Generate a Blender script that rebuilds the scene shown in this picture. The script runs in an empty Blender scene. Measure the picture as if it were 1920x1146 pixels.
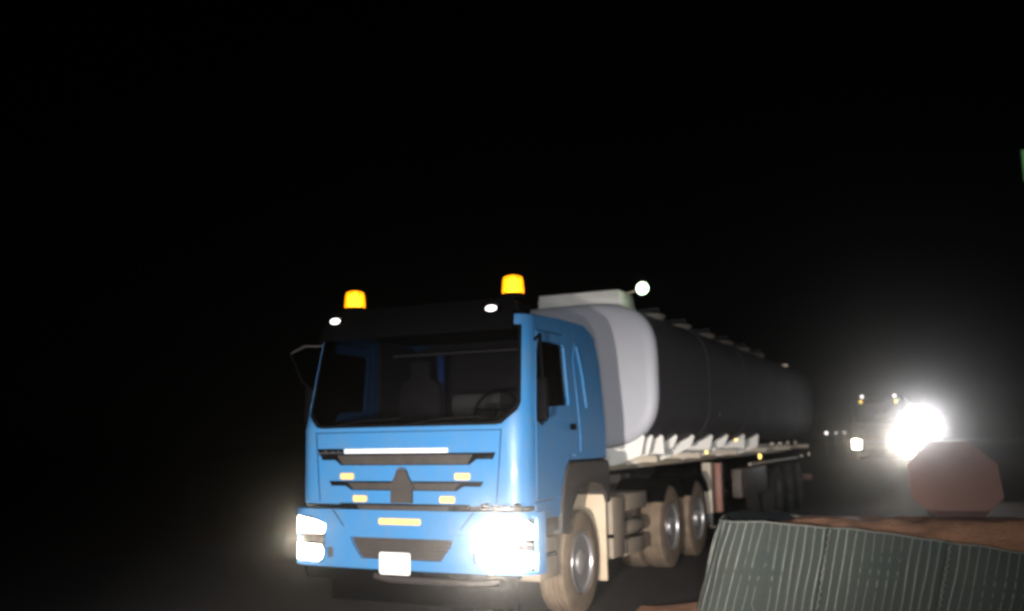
import bpy, bmesh, math, random
from mathutils import Vector, Matrix, noise
from mathutils.geometry import tessellate_polygon

R = math.radians
PI = math.pi
scene = bpy.context.scene
COL = scene.collection

# ------------------------------------------------------------------ camera
CAM_H, PITCH, ROLL = 1.6807, 0.14387, 0.01623
cam_d = bpy.data.cameras.new('camera')
cam = bpy.data.objects.new('camera', cam_d)
COL.objects.link(cam)
cam_d.sensor_width = 36.0
cam_d.lens = 1740.5 / 1920 * 36
cam_d.clip_start = 0.02
cam_d.clip_end = 1500
cam.matrix_world = (Matrix.Translation((0, 0, CAM_H)) @ Matrix.Rotation(PI / 2 + PITCH, 4, 'X')
                    @ Matrix.Rotation(-ROLL, 4, 'Z'))
cam_d.dof.use_dof = True
cam_d.dof.focus_distance = 4.6
cam_d.dof.aperture_fstop = 1.45
scene.camera = cam

# ------------------------------------------------------------------ night sky, faint moonlight, exposure
world = bpy.data.worlds.new('World')
scene.world = world
world.use_nodes = True
wn = world.node_tree
sky = wn.nodes.new('ShaderNodeTexSky')
sky.sky_type = 'NISHITA'
sky.sun_disc = False
sky.sun_elevation = R(35)
sky.sun_rotation = R(200)
wn.links.new(sky.outputs[0], wn.nodes['Background'].inputs[0])
wn.nodes['Background'].inputs[1].default_value = 0.00004
sun_d = bpy.data.lights.new('moonlight', 'SUN')
sun_d.energy = 0.002
sun_d.angle = R(0.5)
sun_d.color = (1.0, 0.96, 0.9)
sun = bpy.data.objects.new('moonlight', sun_d)
COL.objects.link(sun)
sun.rotation_euler = (R(55), 0, R(-20))

scene.view_settings.view_transform = 'Standard'
scene.view_settings.look = 'None'
scene.view_settings.exposure = 0.0
scene.view_settings.gamma = 1.0
scene.render.engine = 'CYCLES'
cy = scene.cycles
cy.max_bounces = 6
cy.diffuse_bounces = 2
cy.glossy_bounces = 2
cy.transmission_bounces = 4
cy.transparent_max_bounces = 12
cy.volume_bounces = 0
cy.use_denoising = True
cy.denoiser = 'OPENIMAGEDENOISE'
cy.caustics_reflective = False
cy.caustics_refractive = False
cy.sample_clamp_indirect = 4.0
cy.filter_width = 2.5


# ------------------------------------------------------------------ materials
def mat(name, col, rough=0.5, metal=0.0, dirt=None, dirt_amt=0.4, dscale=4.0, bump=0.0, bscale=60.0, spec=0.5, coat=0.0):
    m = bpy.data.materials.new(name)
    m.use_nodes = True
    nt = m.node_tree
    b = nt.nodes['Principled BSDF']
    b.inputs['Roughness'].default_value = rough
    b.inputs['Metallic'].default_value = metal
    b.inputs['Specular IOR Level'].default_value = spec
    b.inputs['Coat Weight'].default_value = coat
    tc = nt.nodes.new('ShaderNodeTexCoord')
    nz = nt.nodes.new('ShaderNodeTexNoise')
    nz.inputs['Scale'].default_value = dscale
    nz.inputs['Detail'].default_value = 8
    nz.inputs['Roughness'].default_value = 0.65
    nt.links.new(tc.outputs['Object'], nz.inputs['Vector'])
    rp = nt.nodes.new('ShaderNodeValToRGB')
    d = dirt if dirt else tuple(c * 0.72 for c in col)
    rp.color_ramp.elements[0].position = 0.35
    rp.color_ramp.elements[0].color = (*col, 1)
    rp.color_ramp.elements[1].position = 0.75
    rp.color_ramp.elements[1].color = (*[c * (1 - dirt_amt) + e * dirt_amt for c, e in zip(col, d)], 1)
    nt.links.new(nz.outputs['Fac'], rp.inputs['Fac'])
    nt.links.new(rp.outputs[0], b.inputs['Base Color'])
    mr = nt.nodes.new('ShaderNodeMapRange')
    mr.inputs['To Min'].default_value = max(0.02, rough - 0.08)
    mr.inputs['To Max'].default_value = min(1, rough + 0.12)
    nt.links.new(nz.outputs['Fac'], mr.inputs['Value'])
    nt.links.new(mr.outputs[0], b.inputs['Roughness'])
    if bump:
        n2 = nt.nodes.new('ShaderNodeTexNoise')
        n2.inputs['Scale'].default_value = bscale
        n2.inputs['Detail'].default_value = 5
        nt.links.new(tc.outputs['Object'], n2.inputs['Vector'])
        bp = nt.nodes.new('ShaderNodeBump')
        bp.inputs['Strength'].default_value = bump
        bp.inputs['Distance'].default_value = 0.02
        nt.links.new(n2.outputs['Fac'], bp.inputs['Height'])
        nt.links.new(bp.outputs[0], b.inputs['Normal'])
    return m


def glow(name, col, strength, sample=True, base=(0.6, 0.6, 0.6)):
    m = bpy.data.materials.new(name)
    m.use_nodes = True
    b = m.node_tree.nodes['Principled BSDF']
    b.inputs['Base Color'].default_value = (*base, 1)
    b.inputs['Roughness'].default_value = 0.2
    b.inputs['Emission Color'].default_value = (*col, 1)
    b.inputs['Emission Strength'].default_value = strength
    m.cycles.emission_sampling = 'AUTO' if sample else 'NONE'
    return m


def glass_mat(name, tint):
    m = bpy.data.materials.new(name)
    m.use_nodes = True
    nt = m.node_tree
    nt.nodes.remove(nt.nodes['Principled BSDF'])
    tr = nt.nodes.new('ShaderNodeBsdfTransparent')
    tr.inputs[0].default_value = (*tint, 1)
    gl = nt.nodes.new('ShaderNodeBsdfGlossy')
    gl.inputs['Roughness'].default_value = 0.06
    fr = nt.nodes.new('ShaderNodeFresnel')
    fr.inputs[0].default_value = 1.45
    mx = nt.nodes.new('ShaderNodeMixShader')
    nt.links.new(fr.outputs[0], mx.inputs[0])
    nt.links.new(tr.outputs[0], mx.inputs[1])
    nt.links.new(gl.outputs[0], mx.inputs[2])
    nt.links.new(mx.outputs[0], nt.nodes['Material Output'].inputs['Surface'])
    return m


TAN = (0.30, 0.22, 0.15)
M = dict(
    blue=mat('blue_cab_paint', (0.034, 0.185, 0.42), 0.42, dirt=(0.08, 0.185, 0.32), dirt_amt=0.5, dscale=2.2, coat=0.2),
    black=mat('black_plastic', (0.0025, 0.0025, 0.003), 0.7, dirt=(0.004, 0.0035, 0.0035), dirt_amt=0.6, spec=0.04),
    fender=mat('dark_fender_plastic', (0.03, 0.026, 0.026), 0.6, dirt=(0.065, 0.05, 0.042), dirt_amt=0.7),
    grille=mat('dusty_grille_plastic', (0.034, 0.029, 0.027), 0.6, dirt=TAN, dirt_amt=0.10, dscale=9),
    chrome=mat('chrome_trim', (0.6, 0.6, 0.62), 0.25, 0.9),
    white=mat('white_paint', (0.86, 0.83, 0.77), 0.45, dirt=(0.7, 0.62, 0.52), dirt_amt=0.35, dscale=3),
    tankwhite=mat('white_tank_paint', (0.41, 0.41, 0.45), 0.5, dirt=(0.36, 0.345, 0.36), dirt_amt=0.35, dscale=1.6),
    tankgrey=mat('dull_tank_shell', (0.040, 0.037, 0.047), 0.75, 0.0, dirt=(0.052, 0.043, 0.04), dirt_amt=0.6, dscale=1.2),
    plate=mat('white_plate', (0.88, 0.88, 0.86), 0.4, dirt=(0.8, 0.8, 0.78)),
    amber=mat('amber_reflector', (0.88, 0.56, 0.19), 0.3, dirt=(0.85, 0.64, 0.32), dscale=14),
    rubber=mat('dusty_tyre_rubber', (0.14, 0.098, 0.066), 0.85, dirt=TAN, dirt_amt=0.6, dscale=6, bump=0.3),
    shadedrubber=mat('shaded_tyre_rubber', (0.018, 0.016, 0.015), 0.85, dirt=(0.035, 0.028, 0.023), dirt_amt=0.6, dscale=6, bump=0.3),  # darkened copy of the tyre rubber, shade put into the colour
    rim=mat('steel_rim', (0.42, 0.41, 0.42), 0.35, 0.6, dirt=TAN, dirt_amt=0.35, dscale=7),
    dusty=mat('dusty_grey_metal', (0.30, 0.235, 0.175), 0.7, dirt=(0.2, 0.16, 0.12), dirt_amt=0.7, dscale=5),
    cream=mat('cream_mudguard', (0.52, 0.41, 0.28), 0.6, dirt=(0.4, 0.3, 0.2), dirt_amt=0.6, dscale=4),
    frame=mat('chassis_paint', (0.07, 0.055, 0.05), 0.6, dirt=TAN, dirt_amt=0.35, dscale=6),
    trailerframe=mat('trailer_frame_paint', (0.55, 0.47, 0.37), 0.55, dirt=(0.38, 0.3, 0.22), dirt_amt=0.7, dscale=3),
    redframe=mat('red_oxide_paint', (0.30, 0.12, 0.09), 0.6, dirt=TAN, dirt_amt=0.5),
    seat=mat('grey_seat_cloth', (0.075, 0.07, 0.075), 0.9, bump=0.2),
    trim=mat('cab_trim', (0.34, 0.31, 0.29), 0.8),
    lining=mat('grey_cab_lining', (0.06, 0.056, 0.062), 0.85),
    curtain=mat('blue_curtain', (0.06, 0.16, 0.5), 0.9),
    wire=mat('galvanised_wire', (0.25, 0.26, 0.225), 0.5, 0.3, dirt=(0.15, 0.145, 0.12), dirt_amt=0.5),
    dullwire=mat('dull_wire', (0.09, 0.09, 0.08), 0.7),  # darker grey, so the level strands stand out less
    fabric=mat('grey_green_fabric', (0.047, 0.060, 0.051), 0.9, dirt=(0.078, 0.073, 0.058), dirt_amt=0.55, dscale=2.6, bump=0.35, bscale=220),
    tarp=mat('dark_tarpaulin', (0.012, 0.016, 0.022), 0.7),
    sand=mat('reddish_sand', (0.54, 0.265, 0.15), 0.95, dirt=(0.36, 0.175, 0.10), dirt_amt=0.8, dscale=7, bump=0.9, bscale=38),
    stopsign=mat('faded_red_sign', (0.33, 0.17, 0.135), 0.55, dirt=(0.37, 0.22, 0.175), dirt_amt=0.5, dscale=3),
    post=mat('galvanised_post', (0.22, 0.21, 0.2), 0.5, 0.5),
    carpaint=mat('grey_car_paint', (0.12, 0.12, 0.13), 0.3, 0.2, coat=0.5),
    truckred=mat('dark_cab_paint', (0.02, 0.016, 0.015), 0.45, dirt=TAN, dirt_amt=0.3),
)
_nt = M['blue'].node_tree                      # road grime over the cab paint
_b = _nt.nodes['Principled BSDF']
_old = _b.inputs['Base Color'].links[0].from_socket
_tc = _nt.nodes.new('ShaderNodeTexCoord')
_n = _nt.nodes.new('ShaderNodeTexNoise')
_n.inputs['Scale'].default_value = 11
_n.inputs['Detail'].default_value = 9
_n.inputs['Roughness'].default_value = 0.75
_mp = _nt.nodes.new('ShaderNodeMapping')
_mp.inputs['Scale'].default_value = (1.0, 1.0, 0.35)
_nt.links.new(_tc.outputs['Object'], _mp.inputs['Vector'])
_nt.links.new(_mp.outputs[0], _n.inputs['Vector'])
_r = _nt.nodes.new('ShaderNodeValToRGB')
_r.color_ramp.elements[0].position = 0.50
_r.color_ramp.elements[1].position = 0.72
_r.color_ramp.elements[1].color = (0.55, 0.55, 0.55, 1)
_nt.links.new(_n.outputs['Fac'], _r.inputs['Fac'])
_x = _nt.nodes.new('ShaderNodeMix')
_x.data_type = 'RGBA'
_nt.links.new(_r.outputs[0], _x.inputs[0])
_nt.links.new(_old, _x.inputs[6])
_x.inputs[7].default_value = (0.12, 0.18, 0.26, 1)
_nt.links.new(_x.outputs[2], _b.inputs['Base Color'])
M['glass'] = glass_mat('tinted_windscreen', (0.5, 0.5, 0.52))
M['sideglass'] = glass_mat('tinted_side_glass', (0.32, 0.32, 0.34))
am = glass_mat('amber_dome', (1.0, 0.75, 0.12))
_nt = am.node_tree
_em = _nt.nodes.new('ShaderNodeEmission')
_em.inputs[0].default_value = (1.0, 0.36, 0.01, 1)
_em.inputs[1].default_value = 0.75
_ad = _nt.nodes.new('ShaderNodeAddShader')
_mo = _nt.nodes['Material Output']
_src = _mo.inputs['Surface'].links[0].from_socket
_nt.links.new(_src, _ad.inputs[0])
_nt.links.new(_em.outputs[0], _ad.inputs[1])
_nt.links.new(_ad.outputs[0], _mo.inputs['Surface'])
M['amberglass'] = am
M['lens_clear'] = glass_mat('clear_lens', (0.9, 0.9, 0.9))
G = dict(
    head=glow('headlamp_glow', (1.0, 0.93, 0.80), 30.0),
    head_mid=glow('headlamp_mid_glow', (1.0, 0.94, 0.84), 160.0),
    head_hot=glow('headlamp_hot_glow', (1.0, 0.95, 0.86), 160.0),
    beacon=glow('amber_beacon_glow', (1.0, 0.50, 0.02), 1.35, True, (0.6, 0.22, 0.01)),
    beacon_core=glow('amber_beacon_bulb', (1.0, 0.62, 0.10), 4.0),
    marker=glow('white_marker_glow', (1.0, 0.9, 0.88), 4.0, False),
    work=glow('greenish_work_lamp_glow', (0.74, 1.0, 0.70), 6.0),
    amber=glow('amber_marker_glow', (1.0, 0.68, 0.12), 3.0, False),
    side=glow('dim_side_marker_glow', (1.0, 0.8, 0.6), 0.35, False),
    flood=glow('flood_lamp_glow', (0.93, 0.95, 1.0), 32.0),
    farhead=glow('far_headlamp_glow', (1.0, 0.9, 0.72), 40.0),
    farhot=glow('far_headlamp_hot_glow', (1.0, 0.94, 0.84), 120.0),
    green=glow('green_sign_glow', (0.16, 0.42, 0.15), 0.30, False),
)


# ------------------------------------------------------------------ mesh helpers
def smooth_steps(t):
    t = max(0.0, min(1.0, t))
    return t * t * (3 - 2 * t)


class MB:
    def __init__(self):
        self.bm = bmesh.new()

    def box(self, x0, x1, y0, y1, z0, z1, bevel=0.0, seg=2):
        r = bmesh.ops.create_cube(self.bm, size=1.0)
        vs = r['verts']
        for v in vs:
            v.co = Vector(((x0 + x1) / 2 + v.co.x * (x1 - x0), (y0 + y1) / 2 + v.co.y * (y1 - y0), (z0 + z1) / 2 + v.co.z * (z1 - z0)))
        if bevel:
            es = list({e for v in vs for e in v.link_edges})
            bmesh.ops.bevel(self.bm, geom=es, offset=bevel, segments=seg, affect='EDGES', profile=0.5)
        return self

    def prism(self, poly, axis, a, b, bevel=0.0):
        """poly: 2-D outline; axis 'x','y','z' is the extrusion axis from a to b"""
        def P(p, t):
            return {'x': (t, p[0], p[1]), 'y': (p[0], t, p[1]), 'z': (p[0], p[1], t)}[axis]
        v0 = [self.bm.verts.new(P(p, a)) for p in poly]
        v1 = [self.bm.verts.new(P(p, b)) for p in poly]
        fs = [self.bm.faces.new(v0), self.bm.faces.new(v1[::-1])]
        n = len(poly)
        for i in range(n):
            fs.append(self.bm.faces.new((v0[i], v1[i], v1[(i + 1) % n], v0[(i + 1) % n])))
        bmesh.ops.recalc_face_normals(self.bm, faces=fs)
        if bevel:
            es = list({e for f in fs for e in f.edges})
            bmesh.ops.bevel(self.bm, geom=es, offset=bevel, segments=2, affect='EDGES', profile=0.5)
        return self

    def lathe(self, prof, c, axis='x', n=40, closed=False):
        """prof: list of (along axis, radius)"""
        rings = []
        for a, r in prof:
            ring = []
            for k in range(n):
                t = 2 * PI * k / n
                p = {'x': (a, r * math.cos(t), r * math.sin(t)), 'y': (r * math.cos(t), a, r * math.sin(t)),
                     'z': (r * math.cos(t), r * math.sin(t), a)}[axis]
                ring.append(self.bm.verts.new((c[0] + p[0], c[1] + p[1], c[2] + p[2])))
            rings.append(ring)
        fs = []
        m = len(rings)
        for i in range(m if closed else m - 1):
            A, B = rings[i], rings[(i + 1) % m]
            for k in range(n):
                fs.append(self.bm.faces.new((A[k], A[(k + 1) % n], B[(k + 1) % n], B[k])))
        if not closed:
            fs.append(self.bm.faces.new(rings[0]))
            fs.append(self.bm.faces.new(rings[-1]))
        bmesh.ops.recalc_face_normals(self.bm, faces=fs)
        return self

    def tube(self, pts, r, n=6):
        pts = [Vector(p) for p in pts]
        rings = []
        for i, p in enumerate(pts):
            d = (pts[min(i + 1, len(pts) - 1)] - pts[max(i - 1, 0)]).normalized()
            a = d.orthogonal().normalized() if i == 0 else (a - d * a.dot(d)).normalized()
            b = d.cross(a)
            rr = r[i] if isinstance(r, (list, tuple)) else r
            rings.append([self.bm.verts.new(p + (a * math.cos(2 * PI * k / n) + b * math.sin(2 * PI * k / n)) * rr) for k in range(n)])
        for i in range(len(rings) - 1):
            for k in range(n):
                self.bm.faces.new((rings[i][k], rings[i][(k + 1) % n], rings[i + 1][(k + 1) % n], rings[i + 1][k]))
        self.bm.faces.new(rings[0][::-1])
        self.bm.faces.new(rings[-1])
        return self

    def sheet(self, outer, holes, fmap, d, th, cx=(), cy_=()):
        """2-D polygon with holes, cut along lines, bent by fmap(x, y, offset), thickness th inward"""
        loops = [outer] + list(holes)
        flat = [p for l in loops for p in l]
        tris = tessellate_polygon([[Vector((p[0], p[1], 0)) for p in l] for l in loops])
        b2 = bmesh.new()
        vs = [b2.verts.new((p[0], p[1], 0)) for p in flat]
        for t in tris:
            try:
                b2.faces.new([vs[i] for i in t])
            except ValueError:
                pass
        for x in cx:
            bmesh.ops.bisect_plane(b2, geom=b2.verts[:] + b2.edges[:] + b2.faces[:], plane_co=(x, 0, 0), plane_no=(1, 0, 0), dist=1e-5)
        for y in cy_:
            bmesh.ops.bisect_plane(b2, geom=b2.verts[:] + b2.edges[:] + b2.faces[:], plane_co=(0, y, 0), plane_no=(0, 1, 0), dist=1e-5)
        b2.verts.index_update()
        top = [self.bm.verts.new(fmap(v.co.x, v.co.y, d)) for v in b2.verts]
        bot = [self.bm.verts.new(fmap(v.co.x, v.co.y, d - th)) for v in b2.verts]
        fs = []
        for f in b2.faces:
            ids = [v.index for v in f.verts]
            fs.append(self.bm.faces.new([top[i] for i in ids]))
            fs.append(self.bm.faces.new([bot[i] for i in reversed(ids)]))
        for e in b2.edges:
            if len(e.link_faces) == 1:
                i, j = e.verts[0].index, e.verts[1].index
                fs.append(self.bm.faces.new((top[i], top[j], bot[j], bot[i])))
        b2.free()
        bmesh.ops.recalc_face_normals(self.bm, faces=fs)
        return self

    def build(self, name, material, parent=None, smooth=35, kind=None):
        me = bpy.data.meshes.new(name)
        self.bm.to_mesh(me)
        self.bm.free()
        me.materials.append(material)
        if smooth:
            me.polygons.foreach_set('use_smooth', [True] * len(me.polygons))
            me.set_sharp_from_angle(angle=R(smooth))
        o = bpy.data.objects.new(name, me)
        COL.objects.link(o)
        o.parent = parent
        if kind:
            o['kind'] = kind
        return o


def thing(name, label, cat, loc=(0, 0, 0), rz=0.0, group=None):
    o = bpy.data.objects.new(name, None)
    COL.objects.link(o)
    o.location = loc
    o.rotation_euler = (0, 0, rz)
    o['label'] = label
    o['category'] = cat
    if group:
        o['group'] = group
    return o


def tag(o, label, cat, group=None):
    o['label'] = label
    o['category'] = cat
    if group:
        o['group'] = group
    return o


def dup_part(o, parent, loc=(0, 0, 0), rot=(0, 0, 0)):
    c = o.copy()
    COL.objects.link(c)
    c.parent = parent
    c.location = loc
    c.rotation_euler = rot
    for ch in o.children:
        g = ch.copy()
        COL.objects.link(g)
        g.parent = c
    return c


def spot(name, parent, loc, target, energy, col, size, blend, radius=0.06):
    l = bpy.data.lights.new(name, 'SPOT')
    l.energy = energy
    l.color = col
    l.spot_size = R(size)
    l.spot_blend = blend
    l.shadow_soft_size = radius
    o = bpy.data.objects.new(name, l)
    COL.objects.link(o)
    o.parent = parent
    o.location = loc
    o.rotation_euler = (Vector(target) - Vector(loc)).to_track_quat('-Z', 'Y').to_euler()
    return o


# ------------------------------------------------------------------ ground
YAW, TX, TY = 0.44736, -1.0422, 8.7673          # the tanker's heading and the foot of its front
CU, SU = math.cos(YAW), math.sin(YAW)


def T2W(u, v, w=0.0):
    return Vector((TX + u * CU + v * SU, TY - u * SU + v * CU, w))


def ground_z(x, y):
    v = (x - TX) * SU + (y - TY) * CU
    return 0.44 * smooth_steps((v - 22) / 16) - 0.045 * (1 - smooth_steps((v - 1.2) / 3))


def noise_mat(name, c0, c1, scale, bump, bscale, rough=0.95, flecks=None):
    m = mat(name, c0, rough, dirt=c1, dirt_amt=1.0, dscale=scale, bump=bump, bscale=bscale, spec=0.3)
    if flecks:
        nt = m.node_tree
        b = nt.nodes['Principled BSDF']
        old = b.inputs['Base Color'].links[0].from_socket
        vo = nt.nodes.new('ShaderNodeTexNoise')
        vo.inputs['Scale'].default_value = 1.7
        vo.inputs['Detail'].default_value = 10
        vo.inputs['Roughness'].default_value = 0.8
        tc = nt.nodes.new('ShaderNodeTexCoord')
        nt.links.new(tc.outputs['Object'], vo.inputs['Vector'])
        rp = nt.nodes.new('ShaderNodeValToRGB')
        rp.color_ramp.elements[0].position = 0.64
        rp.color_ramp.elements[1].position = 0.70
        nt.links.new(vo.outputs['Fac'], rp.inputs['Fac'])
        mx = nt.nodes.new('ShaderNodeMix')
        mx.data_type = 'RGBA'
        nt.links.new(rp.outputs[0], mx.inputs[0])
        nt.links.new(old, mx.inputs[6])
        mx.inputs[7].default_value = (*flecks, 1)
        nt.links.new(mx.outputs[2], b.inputs['Base Color'])
    return m


def grid_sheet(name, fx, nu, nv, material, kind):
    b = MB()
    vs = [[b.bm.verts.new(fx(i / nu, j / nv)) for j in range(nv + 1)] for i in range(nu + 1)]
    for i in range(nu):
        for j in range(nv):
            b.bm.faces.new((vs[i][j], vs[i + 1][j], vs[i + 1][j + 1], vs[i][j + 1]))
    o = b.build(name, material, None, 60)
    o['kind'] = kind
    return o


def ground_pt(a, c):
    u, v = (a - 0.5) * 300, -110 + c * 300
    p = T2W(u, v)
    return (p.x, p.y, ground_z(p.x, p.y) - 0.02)


grid_sheet('ground', ground_pt, 60, 150, noise_mat('reddish_dirt', (0.085, 0.05, 0.038), (0.06, 0.037, 0.03), 1.2, 0.6, 14), 'structure')


def road_pt(a, c):
    u, v = -7.2 + a * 9.6, -100 + c * 280
    p = T2W(u, v)
    return (p.x, p.y, ground_z(p.x, p.y) - 0.004)


grid_sheet('road', road_pt, 8, 140, noise_mat('worn_asphalt', (0.05, 0.044, 0.044), (0.075, 0.064, 0.058), 3.0, 0.7, 90, 0.85, (0.12, 0.105, 0.095)), 'structure')


# ------------------------------------------------------------------ tanker truck
def rake(w):
    t = max(0.0, w - 1.8)
    return 0.19 * t


def tumble(w):
    return 0.075 * max(0.0, w - 1.8)


def F(s, w, d=0.0):
    a = abs(s)
    sg = 1 if s >= 0 else -1
    if a <= 1.05:
        u, v, n = a, 0.03 * (a / 1.05) ** 2, (0.03 * a, -1.0)
    else:
        t = min((a - 1.05) / 0.2, PI / 2)
        u, v, n = 1.05 + 0.2 * math.sin(t), 0.03 + 0.2 * (1 - math.cos(t)), (math.sin(t), -math.cos(t))
        v += max(0.0, a - 1.05 - 0.2 * PI / 2)
    return (sg * (u - tumble(w) + n[0] * d), v + rake(w) + n[1] * d, w)


SE = 1.05 + 0.1 * PI            # where the front skin meets the side
SCUTS = [x * s for s in (-1, 1) for x in (0.35, 0.7, 0.95, 1.05, 1.11, 1.16, 1.21, 1.26, 1.31)]


def side_map(sg):
    return lambda v, w, d: (sg * (1.25 - tumble(w) + d), v, w)


def octa(cx, cz, hw, hh, c):
    return [(cx - hw + c, cz - hh), (cx + hw - c, cz - hh), (cx + hw, cz - hh + c), (cx + hw, cz + hh - c),
            (cx + hw - c, cz + hh), (cx - hw + c, cz + hh), (cx - hw, cz + hh - c), (cx - hw, cz - hh + c)]


def wheel_master(name, parent, loc, sg, R0=0.53, wd=0.29, rubber='rubber', rim='rim'):
    """axis x; outer face towards sg"""
    t = MB()
    h = wd / 2
    prof = [(-h * 0.75, 0.285), (-h, 0.315), (-h, R0 - 0.07), (-h * 0.86, R0 - 0.01)]
    for g in (-0.55, -0.18, 0.18, 0.55):
        prof += [(h * (g - 0.05), R0), (h * (g - 0.045), R0 - 0.012), (h * (g + 0.045), R0 - 0.012), (h * (g + 0.05), R0)]
    prof += [(h * 0.86, R0 - 0.01), (h, R0 - 0.07), (h, 0.315), (h * 0.75, 0.285)]
    t.lathe([(sg * a, r) for a, r in prof], (0, 0, 0), 'x', 44, True)
    e = MB()
    e.lathe([(sg * a, r) for a, r in [(h * 0.8, 0.305), (h * 1.0, 0.295), (h * 0.95, 0.27), (h * 0.35, 0.245), (h * 0.15, 0.20), (h * 0.30, 0.13),
                                     (h * 0.9, 0.115), (h * 1.05, 0.085), (h * 1.1, 0.02)]], (0, 0, 0), 'x', 36)
    for k in range(10):
        a = 2 * PI * k / 10
        e.lathe([(sg * h * 0.15, 0.016), (sg * h * 0.55, 0.016)], (0, 0.165 * math.cos(a), 0.165 * math.sin(a)), 'x', 6)
    root = bpy.data.objects.new(name, None)
    COL.objects.link(root)
    root.parent = parent
    root.location = loc
    t.build('tyre', M[rubber], root, 40)
    e.build('rim', M[rim], root, 40)
    return root


def build_tractor(root, paint, near=True, head=None, beacons=True):
    # ---- front skin of the cab with the windscreen opening
    ws = [(-1.20, 2.02), (-1.17, 1.95), (-1.02, 1.83), (-0.96, 1.82), (0.96, 1.82), (1.02, 1.83), (1.17, 1.95), (1.20, 2.02), (1.21, 2.74), (-1.21, 2.74)]
    b = MB().sheet([(-SE, 1.10), (SE, 1.10), (SE, 2.84), (-SE, 2.84)], [ws], F, 0.0, 0.05, SCUTS, [1.8, 1.95, 2.1, 2.3, 2.5, 2.7])
    b.build('cab_front', paint, root)
    wi = [(x * 1.012, z + (0.012 if z > 2.4 else -0.012)) for x, z in ws]
    MB().sheet(wi, [], F, -0.015, 0.006, SCUTS, [2.1, 2.4]).build('windscreen', M['glass'], root)
    b = MB().sheet([(x * 1.004, z + (0.004 if z > 2.4 else -0.004)) for x, z in ws], [[(x * 0.972, z + (-0.03 if z > 2.4 else 0.028)) for x, z in ws]], F, -0.004, 0.009, SCUTS, [2.1, 2.4])
    b.build('windscreen_seal', M['black'], root)
    for x0 in (-0.75, 0.1):                                   # parked wipers
        MB().tube([F(x0, 1.845, 0.03), F(x0 + 0.3, 1.88, 0.035), F(x0 + 0.72, 1.90, 0.03)], 0.011).build('wiper', M['black'], root)
    # ---- cab sides and doors
    def edge(w, k):
        return 0.03 + 0.2 + rake(w) + k
    for sg in (-1, 1):
        sm = side_map(sg)
        door = [(edge(1.13, .012), 1.13), (0.80, 1.13), (0.84, 1.25), (0.92, 1.42), (1.02, 1.515), (1.20, 1.515), (1.22, 2.0), (1.20, 2.66), (1.16, 2.715), (edge(2.715, .05), 2.715), (edge(2.6, .018), 2.6), (edge(1.85, .012), 1.85)]
        hole = door
        outer = [(edge(1.1, 0), 0.97), (0.78, 0.97), (0.80, 1.10), (0.85, 1.25), (0.93, 1.40), (1.02, 1.48), (2.08, 1.48), (2.08, 2.45), (2.03, 2.66), (1.92, 2.80), (1.72, 2.87),
                 (1.0, 2.87), (edge(2.84, 0), 2.84), (edge(2.5, 0), 2.5), (edge(2.1, 0), 2.1), (edge(1.8, 0), 1.8)]
        MB().sheet(outer, [hole], sm, 0.0, 0.05, [], [1.8, 2.2, 2.5]).build('cab_side', paint, root)
        cx = sum(p[0] for p in door) / len(door)
        czz = sum(p[1] for p in door) / len(door)
        din = [(p[0] + (0.012 if p[0] < cx else -0.012), p[1] + (0.012 if p[1] < czz else -0.012)) for p in door]
        win = [(edge(1.85, .04), 1.85), (0.54, 1.85), (0.60, 1.90), (0.66, 1.99), (1.08, 2.01), (1.10, 2.04), (1.10, 2.58), (1.07, 2.61), (edge(2.61, .09), 2.61), (edge(2.5, .055), 2.5)]
        d = MB().sheet(din, [win], sm, 0.004, 0.05, [], [1.8, 2.2, 2.5]).build('door', paint, root)
        MB().sheet([(p[0] * 1.0 + (-0.01 if p[0] < .7 else .01), p[1] + (-0.01 if p[1] < 2.2 else .01)) for p in win], [], sm, -0.02, 0.006, [], [2.2]).build('window_glass', M['sideglass'], d)
        MB().sheet(octa(1.11, 1.80, 0.055, 0.03, 0.012), [], sm, 0.03, 0.022).build('door_handle', M['black'], d)
        # pressed rib on the sleeper panel and its sunk panel
        MB().sheet([(1.34, 1.56), (1.96, 1.56), (1.98, 2.45), (1.92, 2.62), (1.40, 2.66), (1.31, 2.5)], [], sm, 0.006, 0.012, [], [1.8, 2.2]).build('sleeper_panel', paint, root)
        MB().tube([sm(1.42, 2.62, 0.012), sm(1.50, 2.35, 0.016), sm(1.55, 2.0, 0.012)], 0.012).build('side_rib', paint, root)
        MB().box(*sorted((sg * 1.05, sg * 1.235)), 0.30, 0.78, 0.84, 0.965, 0.015).build('step_housing', M['fender'], root)
        st = MB().box(*sorted((sg * 0.72, sg * 1.235)), 0.33, 0.74, 0.42, 0.80, 0.02).build('entry_step', M['dusty'], root)
        MB().box(*sorted((sg * 1.08, sg * 1.242)), 0.37, 0.70, 0.62, 0.66, 0.008).build('step_tread', M['black'], st)
        # wheel arch over the front wheel
        path = []
        for k in range(15):
            a = PI * (0.96 - 0.96 * k / 14)
            path.append((1.45 + 0.66 * math.cos(a), 0.62 + 0.66 * math.sin(a)))
        outerp = [(0.78, 0.80), (0.82, 1.05), (0.88, 1.25), (0.97, 1.40), (1.06, 1.455), (2.10, 1.455), (2.14, 1.40), (2.14, 1.02)]
        innerp = [(2.08, 1.00), (2.02, 1.12), (1.88, 1.20), (1.65, 1.23), (1.40, 1.22), (1.22, 1.15), (1.08, 1.02), (1.00, 0.88), (0.97, 0.78)]
        MB().prism(outerp + innerp, 'x', sg * 0.86, sg * 1.262, 0.012).build('fender', M['fender'], root)
        mg = [(0.87, 0.20), (1.24, 0.20), (1.24, 1.0), (1.20, 1.16), (0.87, 1.20)]
        MB().prism([(sg * x, z) for x, z in mg], 'y', 2.035, 2.07, 0.008).build('mudguard', M['cream'], root)
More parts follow.
